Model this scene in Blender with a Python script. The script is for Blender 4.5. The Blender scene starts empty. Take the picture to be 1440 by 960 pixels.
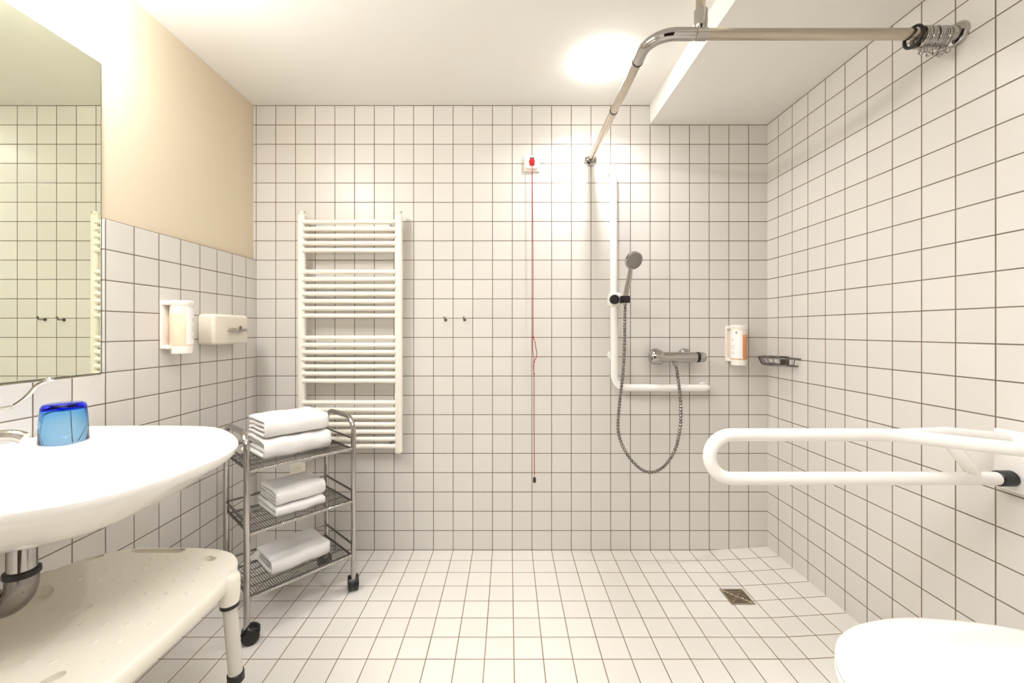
import bpy, bmesh, math, random
from mathutils import Vector, Matrix, noise
R = math.radians
PI = math.pi
V = Vector
random.seed(7)
scene = bpy.context.scene
COL = scene.collection

# ------------------------------------------------------------------ room measures (metres)
D = 2.09            # back wall
XL, XR = -1.28, 1.314
XP = -1.294         # plaster face of the left wall (the tiles stand 14 mm proud)
ZC = 2.259          # ceiling
ZS, XS = 2.161, 0.718   # soffit underside and side
YF = -0.45          # wall behind the camera
CAM = V((0, 0, 1.118)); FPX = 579.0; UX, VY = 715.0, 464.0

# ------------------------------------------------------------------ materials
def new_mat(name):
    m = bpy.data.materials.new(name); m.use_nodes = True
    return m, m.node_tree, m.node_tree.nodes['Principled BSDF']

def srgb(r, g, b):
    f = lambda c: ((c / 255 + 0.055) / 1.055) ** 2.4 if c / 255 > 0.04045 else c / 255 / 12.92
    return (f(r), f(g), f(b), 1)

def pbr(name, col, rough=0.4, metal=0.0, bump=0.0, bscale=60, var=0.0, coat=0.0, **kw):
    m, nt, b = new_mat(name)
    b.inputs['Base Color'].default_value = col
    b.inputs['Roughness'].default_value = rough
    b.inputs['Metallic'].default_value = metal
    b.inputs['Coat Weight'].default_value = coat
    for k, v in kw.items():
        b.inputs[k.replace('_', ' ')].default_value = v
    tc = nt.nodes.new('ShaderNodeTexCoord')
    nz = nt.nodes.new('ShaderNodeTexNoise'); nz.inputs['Scale'].default_value = bscale
    nz.inputs['Detail'].default_value = 4
    nt.links.new(tc.outputs['Object'], nz.inputs['Vector'])
    if bump:
        bp = nt.nodes.new('ShaderNodeBump'); bp.inputs['Strength'].default_value = bump
        bp.inputs['Distance'].default_value = 0.002
        nt.links.new(nz.outputs['Fac'], bp.inputs['Height'])
        nt.links.new(bp.outputs['Normal'], b.inputs['Normal'])
    if var:
        mx = nt.nodes.new('ShaderNodeMix'); mx.data_type = 'RGBA'
        mx.inputs[6].default_value = tuple(c * (1 - var) for c in col[:3]) + (1,)
        mx.inputs[7].default_value = tuple(min(1, c * (1 + var)) for c in col[:3]) + (1,)
        nt.links.new(nz.outputs['Fac'], mx.inputs[0])
        nt.links.new(mx.outputs[2], b.inputs['Base Color'])
    return m

def tile_mat(name, ax_a, off_a, pitch_a, ax_b, off_b, pitch_b, col, grout, w=0.0034, rough=0.3):
    m, nt, b = new_mat(name)
    N, L = nt.nodes.new, nt.links.new
    tc = N('ShaderNodeTexCoord'); sp = N('ShaderNodeSeparateXYZ')
    L(tc.outputs['Object'], sp.inputs[0])
    def math_(op, a, bb=None, c=None):
        n = N('ShaderNodeMath'); n.operation = op
        for i, x in enumerate((a, bb, c)):
            if x is None: continue
            if isinstance(x, (int, float)): n.inputs[i].default_value = x
            else: L(x, n.inputs[i])
        return n.outputs[0]
    dist, cells = [], []
    for ax, off, p in ((ax_a, off_a, pitch_a), (ax_b, off_b, pitch_b)):
        t = math_('DIVIDE', math_('SUBTRACT', sp.outputs[ax], off), p)
        fl = math_('FLOOR', t); fr = math_('SUBTRACT', t, fl)
        dist.append(math_('MULTIPLY', math_('MINIMUM', fr, math_('SUBTRACT', 1.0, fr)), p))
        cells.append(fl)
    dm = math_('MINIMUM', dist[0], dist[1])
    mr = N('ShaderNodeMapRange'); mr.interpolation_type = 'SMOOTHSTEP'
    mr.inputs[1].default_value = w * 0.38; mr.inputs[2].default_value = w * 0.72
    L(dm, mr.inputs[0]); mask = mr.outputs[0]
    cv = N('ShaderNodeCombineXYZ'); L(cells[0], cv.inputs[0]); L(cells[1], cv.inputs[1])
    wn = N('ShaderNodeTexWhiteNoise'); wn.noise_dimensions = '3D'; L(cv.outputs[0], wn.inputs['Vector'])
    hs = N('ShaderNodeHueSaturation'); hs.inputs['Color'].default_value = col
    L(math_('MULTIPLY_ADD', wn.outputs['Value'], 0.05, 0.965), hs.inputs['Value'])
    mx = N('ShaderNodeMix'); mx.data_type = 'RGBA'
    gn = N('ShaderNodeTexNoise'); gn.inputs['Scale'].default_value = 5; gn.inputs['Detail'].default_value = 3
    L(tc.outputs['Object'], gn.inputs['Vector'])
    gm = N('ShaderNodeMix'); gm.data_type = 'RGBA'
    gm.inputs[6].default_value = tuple(c * 0.6 for c in grout[:3]) + (1,)
    gm.inputs[7].default_value = tuple(min(1, c * 1.5) for c in grout[:3]) + (1,)
    L(gn.outputs['Fac'], gm.inputs[0])
    L(mask, mx.inputs[0]); L(gm.outputs[2], mx.inputs[6]); L(hs.outputs['Color'], mx.inputs[7])
    L(mx.outputs[2], b.inputs['Base Color'])
    L(math_('MULTIPLY_ADD', mask, rough - 0.8, 0.8), b.inputs['Roughness'])
    # tile face slightly pillowed, plus a light unevenness from tile to tile
    mr2 = N('ShaderNodeMapRange'); mr2.interpolation_type = 'SMOOTHSTEP'
    mr2.inputs[1].default_value = w * 0.3; mr2.inputs[2].default_value = w * 1.3
    L(dm, mr2.inputs[0])
    nz = N('ShaderNodeTexNoise'); nz.inputs['Scale'].default_value = 9; nz.inputs['Detail'].default_value = 1
    L(tc.outputs['Object'], nz.inputs['Vector'])
    bp = N('ShaderNodeBump'); bp.inputs['Strength'].default_value = 0.35; bp.inputs['Distance'].default_value = 0.0015
    L(math_('MULTIPLY_ADD', nz.outputs['Fac'], 0.5, mr2.outputs[0]), bp.inputs['Height'])
    L(bp.outputs['Normal'], b.inputs['Normal'])
    b.inputs['Specular IOR Level'].default_value = 0.32
    return m

TILE = srgb(216, 212, 206); GROUT = srgb(112, 99, 84)
Z0, ZP = 0.1007, 0.098
M = {}
M['tile_back'] = tile_mat('tile_back', 0, -1.1809, 0.1, 2, Z0, ZP, TILE, GROUT)
M['tile_left'] = tile_mat('tile_left', 1, 2.008, 0.1, 2, Z0, ZP, TILE, GROUT)
M['tile_right'] = tile_mat('tile_right', 1, 2.006, 0.0995, 2, Z0, ZP, TILE, GROUT)
M['tile_floor'] = tile_mat('tile_floor', 0, -1.1809, 0.1, 1, 2.0, 0.1, srgb(224, 220, 213), srgb(136, 118, 98), w=0.0034, rough=0.32)
M['plaster_cream'] = pbr('plaster_cream', srgb(220, 207, 183), 0.85, bump=0.15, bscale=120)
M['plaster_white'] = pbr('plaster_white', srgb(238, 236, 231), 0.9, bump=0.1, bscale=120)
M['added_hall'] = pbr('added_hall_brown', srgb(96, 74, 56), 0.8, var=0.05)  # dark brown of the added hallway, for chrome to reflect
M['trim'] = pbr('trim_cream', srgb(206, 192, 164), 0.6)
M['ceramic'] = pbr('ceramic', srgb(243, 240, 234), 0.09, var=0.01)
M['toilet_seat'] = pbr('toilet_seat', srgb(245, 243, 238), 0.18, var=0.01)
M['enamel'] = pbr('white_enamel', srgb(240, 234, 222), 0.28, var=0.01)
M['nylon'] = pbr('white_nylon', srgb(243, 240, 235), 0.25, var=0.01)
M['plastic_w'] = pbr('white_plastic', srgb(240, 236, 228), 0.32, var=0.015)
M['plastic_c'] = pbr('cream_plastic', srgb(234, 228, 214), 0.42, bump=0.08, bscale=300, var=0.02)
M['plastic_b'] = pbr('beige_plastic', srgb(226, 219, 204), 0.4, var=0.02)
M['black'] = pbr('black_rubber', srgb(22, 20, 20), 0.38, var=0.05)
M['slot'] = pbr('dark_recess', srgb(60, 54, 46), 0.8, var=0.05)
M['chrome'] = pbr('chrome', srgb(184, 181, 177), 0.07, 1.0, var=0.02)
M['chrome_dark'] = pbr('chrome_dark', srgb(132, 128, 123), 0.14, 1.0, var=0.04)
M['steel'] = pbr('brushed_steel', srgb(190, 180, 164), 0.24, 1.0, var=0.05, bscale=200)
M['wire'] = pbr('wire_steel', srgb(128, 124, 120), 0.28, 1.0, var=0.06)
M['leg_grey'] = pbr('grey_coated_tube', srgb(206, 200, 190), 0.35, 0.0, var=0.02)
M['drain'] = pbr('drain_steel', srgb(186, 172, 152), 0.38, 1.0, var=0.1, bscale=80)
M['towel'] = pbr('terry_towel', srgb(243, 240, 237), 0.95, bump=0.9, bscale=420, var=0.03, Sheen_Weight=0.25)
M['soap'] = pbr('amber_soap', srgb(214, 146, 100), 0.25, var=0.08, bscale=14)
M['soap_pale'] = pbr('peach_soap', srgb(240, 208, 180), 0.25, var=0.04, bscale=14)
M['bottle'] = pbr('bottle_clear', srgb(236, 222, 206), 0.25, var=0.02)
M['label'] = pbr('paper_label', srgb(244, 240, 236), 0.5, var=0.01)
M['ink'] = pbr('ink', srgb(70, 66, 72), 0.6, var=0.02)
M['ink_pale'] = pbr('ink_pale', srgb(206, 188, 180), 0.6, var=0.02)
M['red'] = pbr('red_plastic', srgb(178, 22, 34), 0.4, var=0.04)
M['cord'] = pbr('red_cord', srgb(158, 30, 36), 0.7, var=0.25, bscale=300)
M['mirror'] = pbr('mirror_silver', srgb(236, 240, 222), 0.0, 1.0)
M['mirror_edge'] = pbr('mirror_edge', srgb(92, 100, 84), 0.3, var=0.05)
M['nozzle'] = pbr('nozzle_grey', srgb(150, 146, 140), 0.35, 0.6, var=0.15, bscale=500)

def emis(name, col, s):
    m, nt, b = new_mat(name)
    b.inputs['Base Color'].default_value = (0.9, 0.88, 0.84, 1)
    b.inputs['Emission Color'].default_value = col
    b.inputs['Emission Strength'].default_value = s
    return m
LAMP_CEIL = 9.5; LAMP_DOWN = 5.8; LAMP_TUBE = 92.0; REAR = 17.5
M['lamp'] = emis('lamp_diffuser', (1, 0.993, 1.0, 1), LAMP_CEIL)
M['lamp_tube'] = emis('lamp_tube', (1, 0.993, 1.0, 1), LAMP_TUBE)

def glass_blue():
    m, nt, b = new_mat('blue_glass')
    b.inputs['Base Color'].default_value = (1, 1, 1, 1)
    b.inputs['Roughness'].default_value = 0.02
    b.inputs['IOR'].default_value = 1.3
    b.inputs['Transmission Weight'].default_value = 1.0
    out = nt.nodes['Material Output']
    va = nt.nodes.new('ShaderNodeVolumeAbsorption')
    va.inputs['Color'].default_value = srgb(8, 208, 255); va.inputs['Density'].default_value = 180
    nt.links.new(va.outputs[0], out.inputs['Volume'])
    return m
M['blue_glass'] = glass_blue()

# ------------------------------------------------------------------ mesh helpers
def nb(): return bmesh.new()

def basis(d):
    d = d.normalized()
    a = V((0, 0, 1)) if abs(d.z) < 0.9 else V((1, 0, 0))
    x = d.cross(a).normalized(); y = d.cross(x).normalized()
    return x, y

def box(bm, x0, x1, y0, y1, z0, z1, bev=0.0, seg=2, mat=0):
    t = nb()
    bmesh.ops.create_cube(t, size=1)
    for v in t.verts:
        v.co = V(((x0 + x1) / 2 + v.co.x * (x1 - x0), (y0 + y1) / 2 + v.co.y * (y1 - y0), (z0 + z1) / 2 + v.co.z * (z1 - z0)))
    if bev:
        bmesh.ops.bevel(t, geom=list(t.edges), offset=bev, segments=seg, affect='EDGES', profile=0.5)
    merge(bm, t, mat)

def merge(bm, t, mat=0, mtx=None):
    if mtx is not None: bmesh.ops.transform(t, matrix=mtx, verts=t.verts)
    vm = {v: bm.verts.new(v.co) for v in t.verts}
    for f in t.faces:
        try:
            nf = bm.faces.new([vm[v] for v in f.verts]); nf.material_index = mat if mat else f.material_index
        except ValueError: pass
    t.free()

def rings_to_faces(bm, rings, cap=True, mat=0, close=False):
    vs = [[bm.verts.new(p) for p in r] for r in rings]
    n = len(vs[0])
    rng = range(len(vs) if close else len(vs) - 1)
    for i in rng:
        a, b = vs[i], vs[(i + 1) % len(vs)]
        for k in range(n):
            f = bm.faces.new((a[k], a[(k + 1) % n], b[(k + 1) % n], b[k])); f.material_index = mat
    if cap and not close:
        bm.faces.new(list(reversed(vs[0]))).material_index = mat
        bm.faces.new(vs[-1]).material_index = mat
    return vs

def tube(bm, pts, r, n=14, cap=True, mat=0, close=False):
    pts = [V(p) for p in pts]
    N = len(pts)
    rad = r if callable(r) else (lambda i: r)
    def tan(i):
        if close: return (pts[(i + 1) % N] - pts[i - 1]).normalized()
        if i == 0: return (pts[1] - pts[0]).normalized()
        if i == N - 1: return (pts[-1] - pts[-2]).normalized()
        return ((pts[i + 1] - pts[i]).normalized() + (pts[i] - pts[i - 1]).normalized()).normalized()
    t0 = tan(0); x, y = basis(t0); rings = []
    for i in range(N):
        t1 = tan(i)
        q = t0.rotation_difference(t1)
        x = q @ x; x = (x - t1 * x.dot(t1)).normalized(); y = t1.cross(x).normalized(); t0 = t1
        rr = rad(i)
        rings.append([pts[i] + (x * math.cos(2 * PI * k / n) + y * math.sin(2 * PI * k / n)) * rr for k in range(n)])
    rings_to_faces(bm, rings, cap, mat, close)

def cyl(bm, a, b, r, n=20, mat=0, bev=0.0, r2=None):
    a, b = V(a), V(b); r2 = r if r2 is None else r2
    d = (b - a); L = d.length; d.normalize(); x, y = basis(d)
    prof = [(0, r - bev), (bev, r), (L - bev, r2), (L, r2 - bev)] if bev else [(0, r), (L, r2)]
    rings = [[a + d * h + (x * math.cos(2 * PI * k / n) + y * math.sin(2 * PI * k / n)) * max(q, 1e-5) for k in range(n)] for h, q in prof]
    rings_to_faces(bm, rings, True, mat)

def lathe(bm, prof, o, d, n=28, mat=0, cap=True):
    """prof: (distance along d, radius)"""
    o, d = V(o), V(d).normalized(); x, y = basis(d)
    rings = [[o + d * h + (x * math.cos(2 * PI * k / n) + y * math.sin(2 * PI * k / n)) * max(q, 1e-5) for k in range(n)] for h, q in prof]
    rings_to_faces(bm, rings, cap, mat)

def sphere(bm, c, r, n=12, sz=1.0):
    t = nb(); bmesh.ops.create_uvsphere(t, u_segments=n, v_segments=max(6, n // 2), radius=r)
    for v in t.verts: v.co = V(c) + V((v.co.x, v.co.y, v.co.z * sz))
    merge(bm, t)

def fillet(pts, r, n=8):
    pts = [V(p) for p in pts]; out = [pts[0]]
    for i in range(1, len(pts) - 1):
        p = pts[i]; d1 = (p - pts[i - 1]).normalized(); d2 = (pts[i + 1] - p).normalized()
        th = d1.angle(d2)
        if th < 1e-3: out.append(p); continue
        rr = r[i - 1] if isinstance(r, (list, tuple)) else r
        L = rr * math.tan(th / 2); t1 = p - d1 * L
        n1 = (d2 - d1 * d1.dot(d2)).normalized(); c = t1 + n1 * rr
        for k in range(n + 1):
            ph = th * k / n
            out.append(c - n1 * rr * math.cos(ph) + d1 * rr * math.sin(ph))
    out.append(pts[-1]); return out

def catmull(pts, sub=8, closed=False):
    pts = [V(p) for p in pts]; N = len(pts); out = []
    g = (lambda i: pts[i % N]) if closed else (lambda i: pts[max(0, min(N - 1, i))])
    for i in range(N if closed else N - 1):
        p0, p1, p2, p3 = g(i - 1), g(i), g(i + 1), g(i + 2)
        for k in range(sub):
            t = k / sub
            out.append(0.5 * ((2 * p1) + (p2 - p0) * t + (2 * p0 - 5 * p1 + 4 * p2 - p3) * t * t + (3 * p1 - p0 - 3 * p2 + p3) * t ** 3))
    if not closed: out.append(pts[-1])
    return out

def resample(pts, step, closed=False):
    pts = list(pts) + ([pts[0]] if closed else [])
    L = sum((pts[i + 1] - pts[i]).length for i in range(len(pts) - 1))
    n = max(2, round(L / step)); out = []; acc = 0; j = 0
    seg = (pts[1] - pts[0]).length
    for k in range(n if closed else n + 1):
        s = L * k / n
        while s > acc + seg + 1e-9 and j < len(pts) - 2:
            acc += seg; j += 1; seg = (pts[j + 1] - pts[j]).length
        out.append(pts[j].lerp(pts[j + 1], min(1, (s - acc) / max(seg, 1e-9))))
    return out

def at(u, v, Y):
    """photo pixel at depth Y -> point"""
    return V(((u - UX) * Y / FPX, Y, CAM.z - (v - VY) * Y / FPX))

# ------------------------------------------------------------------ object helpers
def root_loc(p):
    while p.parent is not None: p = p.parent
    return V(p.location)

def obj(name, bm, mats, parent=None, loc=None, local=False, angle=40, smooth=True, label=None):
    if not isinstance(mats, (list, tuple)): mats = [mats]
    off = V((0, 0, 0))
    if parent is not None and not local: off = root_loc(parent)
    elif loc is not None: off = V(loc)
    if off.length: bmesh.ops.translate(bm, vec=-off, verts=bm.verts)
    bmesh.ops.recalc_face_normals(bm, faces=bm.faces)
    me = bpy.data.meshes.new(name); bm.to_mesh(me); bm.free()
    for m in mats: me.materials.append(M[m] if isinstance(m, str) else m)
    if smooth:
        me.polygons.foreach_set('use_smooth', [True] * len(me.polygons))
        me.set_sharp_from_angle(angle=R(angle))
    o = bpy.data.objects.new(name, me); COL.objects.link(o)
    if parent is not None: o.parent = parent
    elif loc is not None: o.location = loc
    if label: o['label'] = label
    return o

def thing(name, label, cat, loc, rotz=0, group=None):
    o = bpy.data.objects.new(name, None); COL.objects.link(o)
    o.empty_display_size = 0.05
    o.location = loc; o.rotation_euler = (0, 0, rotz)
    return tag(o, label, cat, group)

def tag(o, label, cat, group=None):
    o['label'] = label; o['category'] = cat
    if group: o['group'] = group
    return o

def struct(name, bm, mats, label, cat, parent=None, smooth=False):
    o = obj(name, bm, mats, parent, smooth=smooth)
    o['kind'] = 'structure'
    if parent is None: tag(o, label, cat)
    return o

def copy_tree(o, parent=None):
    c = o.copy(); COL.objects.link(c)
    if parent is not None: c.parent = parent
    for ch in list(o.children): copy_tree(ch, c)
    return c

# ================================================================== THE ROOM
T = 0.12
# floor: flat, rising gently from the drain to the right wall
b = nb()
xs = [XL - T, XL] + [0.99 + (XR - 0.99) * i / 10 for i in range(11)] + [XR + T]
fz = lambda x: 0.02 * max(0.0, min(1.0, (x - 0.99) / (XR - 0.99))) ** 1.2
ys = [YF - T, D + T]
top = [[b.verts.new((x, y, fz(x))) for x in xs] for y in ys]
bot = [[b.verts.new((x, y, -0.12)) for x in xs] for y in ys]
for i in range(len(xs) - 1):
    b.faces.new((top[0][i], top[0][i + 1], top[1][i + 1], top[1][i]))
    b.faces.new((bot[0][i], bot[1][i], bot[1][i + 1], bot[0][i + 1]))
    for j in (0, 1): b.faces.new((top[j][i], bot[j][i], bot[j][i + 1], top[j][i + 1]))
for i in (0, len(xs) - 1): b.faces.new((top[0][i], top[1][i], bot[1][i], bot[0][i]))
struct('floor', b, 'tile_floor', 'floor of small square cream tiles sloping to a steel drain', 'floor', smooth=True)

b = nb(); box(b, XP - T, XR + T, D, D + T, -0.1, ZC + T)
struct('wall_back', b, 'tile_back', 'back wall of small square cream tiles with radiator and shower', 'wall')
b = nb(); box(b, XR, XR + T, YF - T, D, -0.1, ZC + T)
struct('wall_right', b, 'tile_right', 'tiled right wall behind the toilet and the folding support rail', 'wall')
b = nb()
box(b, XP - T, XP, YF - T, D, -0.1, ZC + T, mat=0)
box(b, XP, XL, 1.305, D, -0.1, 1.4727, mat=1)
box(b, XP, XL, YF, 1.305, -0.1, 0.977, mat=1)
struct('wall_left', b, ['plaster_cream', 'tile_left'], 'left wall, cream plaster above a tiled dado, behind mirror and basin', 'wall')
b = nb(); box(b, XP, -0.55, YF - T, YF, -0.1, ZC + T); box(b, 0.65, XR, YF - T, YF, -0.1, ZC + T); box(b, -0.55, 0.65, YF - T, YF, 2.08, ZC + T)
struct('wall_front', b, 'plaster_white', 'plain plaster wall behind the viewpoint, with a doorway added onto the dark hallway', 'wall')
b = nb(); box(b, -1.3, -1.2, -2.0, YF - T, -0.1, ZC + T); box(b, 1.2, 1.3, -2.0, YF - T, -0.1, ZC + T); box(b, -1.3, 1.3, -2.1, -2.0, -0.1, ZC + T); box(b, -1.2, 1.2, -2.0, YF - T, ZC, ZC + T); box(b, -1.2, 1.2, -2.0, YF - T, -0.1, 0)  # unseen hallway, added to give chrome dark reflections and let light escape
struct('wall_added_hall', b, 'added_hall', 'unseen unlit brown hallway added behind the viewpoint for dark reflections', 'wall')
b = nb(); box(b, XP, XR, YF, D, ZC, ZC + T)
struct('ceiling', b, 'plaster_white', 'plain off white plaster ceiling', 'ceiling')
b = nb(); box(b, XS, XR, YF, D, ZS, ZC)
struct('trim_1', b, 'plaster_white', 'boxed in lowered ceiling strip along the right wall', 'ceiling')

# ================================================================== MIRROR
b = nb(); box(b, XP, XP + 0.006, 0.36, 1.303, 0.981, 1.961)
mroot = thing('mirror', 'large frameless wall mirror on left wall above the washbasin', 'mirror', (XP, 0.85, 0.98))
obj('glass', b, 'mirror_edge', mroot, smooth=False, label='thin dark greenish mirror edge')
b = nb(); box(b, XP + 0.0055, XP + 0.0068, 0.363, 1.3, 0.984, 1.958)
obj('silvered_face', b, 'mirror', mroot, smooth=False, label='reflecting mirror face')

# ================================================================== TOWEL RADIATOR
YR = 2.03
rad = thing('towel_radiator', 'white ladder towel radiator on the back wall behind the trolley', 'radiator', (-0.78, YR, 0.511))
zt, zb = 1.690, 0.511
px_ = (-1.0172, -0.5417)
for x in px_:
    b = nb(); box(b, x - 0.0185, x + 0.0185, YR - 0.0165, YR + 0.0165, zb, zt, 0.012, 4)
    p = obj('post', b, 'enamel', rad)
    c = nb(); lathe(c, [(0, 0.013), (0.004, 0.014), (0.012, 0.0135), (0.014, 0.008)], (x, YR, zt - 0.001), (0, 0, 1), 16)
    obj('end_cap', c, 'enamel', p)
    c = nb(); cyl(c, (x + 0.004, YR, zt + 0.01), (x + 0.018, YR - 0.006, zt + 0.008), 0.0025, 8)
    obj('bleed_valve', c, 'wire', p)
vbars = [311.9 + 10.0 * i for i in range(5)] + [382.1 + 10.3 * i for i in range(7)] + [474.8 + 10.1 * i for i in range(7)] + [565.8 + 10.23 * i for i in range(7)]
barz = [CAM.z - (v - VY) * (YR - 0.012) / FPX for v in vbars]
b = nb(); cyl(b, (px_[0] + 0.01, YR - 0.012, barz[0]), (px_[1] - 0.01, YR - 0.012, barz[0]), 0.0112, 18)
bar0 = obj('bar', b, 'enamel', rad)
for z in barz[1:]:
    c = bar0.copy(); COL.objects.link(c); c.parent = rad; c.location = (0, 0, z - barz[0])
for x in (px_[0] + 0.035, px_[1] - 0.035):
    for z in ((barz[0] + barz[1]) / 2, (barz[-1] + barz[-2]) / 2):
        c = nb(); cyl(c, (x, YR - 0.014, z), (x, D + 0.001, z), 0.0062, 12); cyl(c, (x, D - 0.008, z), (x, D + 0.001, z), 0.014, 16)
        obj('mounting_bracket', c, 'chrome_dark', rad)

# ================================================================== EMERGENCY PULL CORD
cx, cz = at(747.8, 231, D).x, at(747.8, 231, D).z
pc = thing('emergency_pull_cord', 'red alarm pull cord hanging from small white box on the back wall', 'pull cord', (cx, D, 0.33))
b = nb(); box(b, cx - 0.04, cx + 0.04, D - 0.012, D + 0.001, cz - 0.04, cz + 0.04, 0.004)
box(b, cx - 0.031, cx + 0.031, D - 0.028, D - 0.011, cz - 0.031, cz + 0.031, 0.006)
hs = obj('housing', b, 'plastic_w', pc)
b = nb(); box(b, cx - 0.012, cx + 0.012, D - 0.0295, D - 0.026, cz + 0.016, cz + 0.024, 0.002); obj('indicator_slot', b, 'slot', hs)
b = nb(); lathe(b, [(0, 0.016), (0.008, 0.015), (0.012, 0.011)], (cx, D - 0.026, cz + 0.002), (0, -1, 0), 18); box(b, cx - 0.013, cx + 0.013, D - 0.034, D - 0.027, cz - 0.018, cz + 0.002, 0.003)
obj('cord_guide', b, 'red', hs)
yc = D - 0.036
pts = [(cx, yc, cz)] + [at(u, v, yc) for u, v in ((749, 300), (749.6, 380), (749.6, 468), (751.5, 476), (753, 486), (755, 497), (754, 503), (751, 508), (750.5, 520), (751, 530), (751, 600), (751.5, 668))]
b = nb(); tube(b, resample(catmull(pts, 6), 0.012), 0.0019, 8); obj('cord', b, 'cord', pc)
b = nb(); tube(b, resample(catmull([at(u, v, yc - 0.002) for u, v in ((749.8, 466), (749, 480), (749.3, 495), (751, 504), (750, 515), (751, 525))], 6), 0.008), 0.0017, 8)
for u, v in ((750, 474), (751, 508.5), (751, 525.5)):
    sphere(b, at(u, v, yc), 0.0045, 8)
obj('knot', b, 'cord', pc, label='knotted and shortened loop of the cord')
e = at(751.6, 676, yc)
b = nb(); lathe(b, [(0, 0.003), (0.006, 0.0075), (0.022, 0.0085), (0.028, 0.006)], e + V((0, 0, 0.02)), (0, 0, -1), 14); obj('end_weight', b, 'slot', pc)

# ================================================================== WALL HOOKS
def hook(u, v, label):
    p = at(u, v, D - 0.012)
    h = thing('wall_hook', label, 'hook', (p.x, D, p.z), group='small hooks on the back wall')
    b = nb(); lathe(b, [(0, 0.0085), (0.003, 0.0085), (0.004, 0.006)], (p.x, D + 0.0005, p.z), (0, -1, 0), 16); obj('rosette', b, 'chrome_dark', h)
    b = nb(); tube(b, fillet([(p.x, D, p.z), (p.x, D - 0.03, p.z), (p.x, D - 0.034, p.z + 0.011)], 0.006, 5), 0.0034, 8); sphere(b, (p.x, D - 0.034, p.z + 0.011), 0.005, 8)
    obj('peg', b, 'chrome_dark', h)
hook(626, 449.5, 'left of two small chrome wall hooks between radiator and pull cord')
hook(652.8, 449.2, 'right of two small chrome wall hooks, nearer the pull cord')

# ================================================================== SHOWER GRAB RAIL (L-shaped)
YG = 2.035; gx = 0.5195; gzt = 1.925; gzb = 0.833; gxr = 0.985
gr = thing('grab_rail', 'white L-shaped grab rail on back wall carrying the hand shower', 'grab rail', (gx, D, gzb))
b = nb()
tube(b, fillet([(gx - 0.002, D + 0.001, gzt), (gx - 0.002, YG, gzt), (gx + 0.004, YG, gzb), (gxr, YG, gzb), (gxr, D + 0.001, gzb)], [0.022, 0.06, 0.022], 9), 0.0178, 20)
obj('rail', b, 'nylon', gr)
def rose(x, z, par):
    c = nb(); lathe(c, [(0, 0.0225), (0.006, 0.0225), (0.009, 0.021), (0.010, 0.018)], (x, D + 0.0005, z), (0, -1, 0), 26); obj('mounting_rosette', c, 'nylon', par)
rose(gx - 0.002, gzt, gr); rose(gxr, gzb, gr); rose(gx + 0.003, 0.992, gr)
b = nb(); cyl(b, (gx + 0.003, D, 0.992), (gx + 0.003, YG, 0.992), 0.0115, 16); obj('standoff', b, 'nylon', gr)
sz = at(862, 421, 2.0).z
b = nb(); box(b, gx - 0.026, gx + 0.030, YG - 0.030, YG + 0.026, sz - 0.032, sz + 0.034, 0.009, 3)
box(b, gx + 0.026, gx + 0.052, YG - 0.05, YG - 0.012, sz - 0.013, sz + 0.015, 0.004)
sl = obj('shower_slider', b, 'plastic_w', gr)
b = nb(); lathe(b, [(0, 0.022), (0.016, 0.0235), (0.02, 0.021), (0.0215, 0.012)], (gx - 0.006, YG - 0.028, sz), (0, -1, 0), 24); obj('clamp_knob', b, 'black', sl)
hp = at(878.5, 421, 1.98)
b = nb()
for (xa, xb2, ya, yb2) in ((-0.0195, -0.0145, -0.021, 0.019), (0.0145, 0.0195, -0.021, 0.019), (-0.0195, 0.0195, -0.021, -0.016), (-0.0195, 0.0195, 0.014, 0.019)):
    box(b, hp.x + xa, hp.x + xb2, hp.y + ya, hp.y + yb2, hp.z - 0.017, hp.z + 0.017, 0.0015)
obj('shower_holder', b, 'black', sl)

# hand shower
hd = at(891, 366, 1.94)
hb = V((hp.x + 0.002, hp.y - 0.002, hp.z + 0.006))
hsw = thing('hand_shower', 'chrome round-headed hand shower held in the rail slider', 'shower head', hb)
ax = V((0.16, -0.86, -0.42)).normalized()
b = nb(); lathe(b, [(-0.026, 0.012), (-0.024, 0.024), (-0.014, 0.038), (-0.004, 0.0435), (0.004, 0.0435), (0.006, 0.041)], hd, ax, 32); obj('head', b, 'chrome', hsw)
b = nb(); lathe(b, [(0.004, 0.039), (0.0075, 0.038), (0.009, 0.030), (0.0095, 0.01)], hd, ax, 32)
x_, y_ = basis(ax)
for rr, nn in ((0.009, 6), (0.018, 12), (0.027, 18), (0.034, 24)):
    for k in range(nn):
        a_ = 2 * PI * k / nn
        q = hd + ax * 0.008 + (x_ * math.cos(a_) + y_ * math.sin(a_)) * rr
        cyl(b, q, q + ax * 0.0035, 0.0016, 6)
obj('spray_face', b, 'nozzle', hsw)
b = nb()
hpts = catmull([hb + V((0, 0, -0.03)), hb, hb.lerp(hd, 0.3) + V((0, 0.008, 0)), hb.lerp(hd, 0.62) + V((0, 0.012, 0)), hd - ax * 0.02], 7)
tube(b, hpts, lambda i: 0.0095 + 0.0035 * math.sin(PI * min(1, i / (len(hpts) - 1))), 16); obj('handle', b, 'chrome', hsw)

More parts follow.
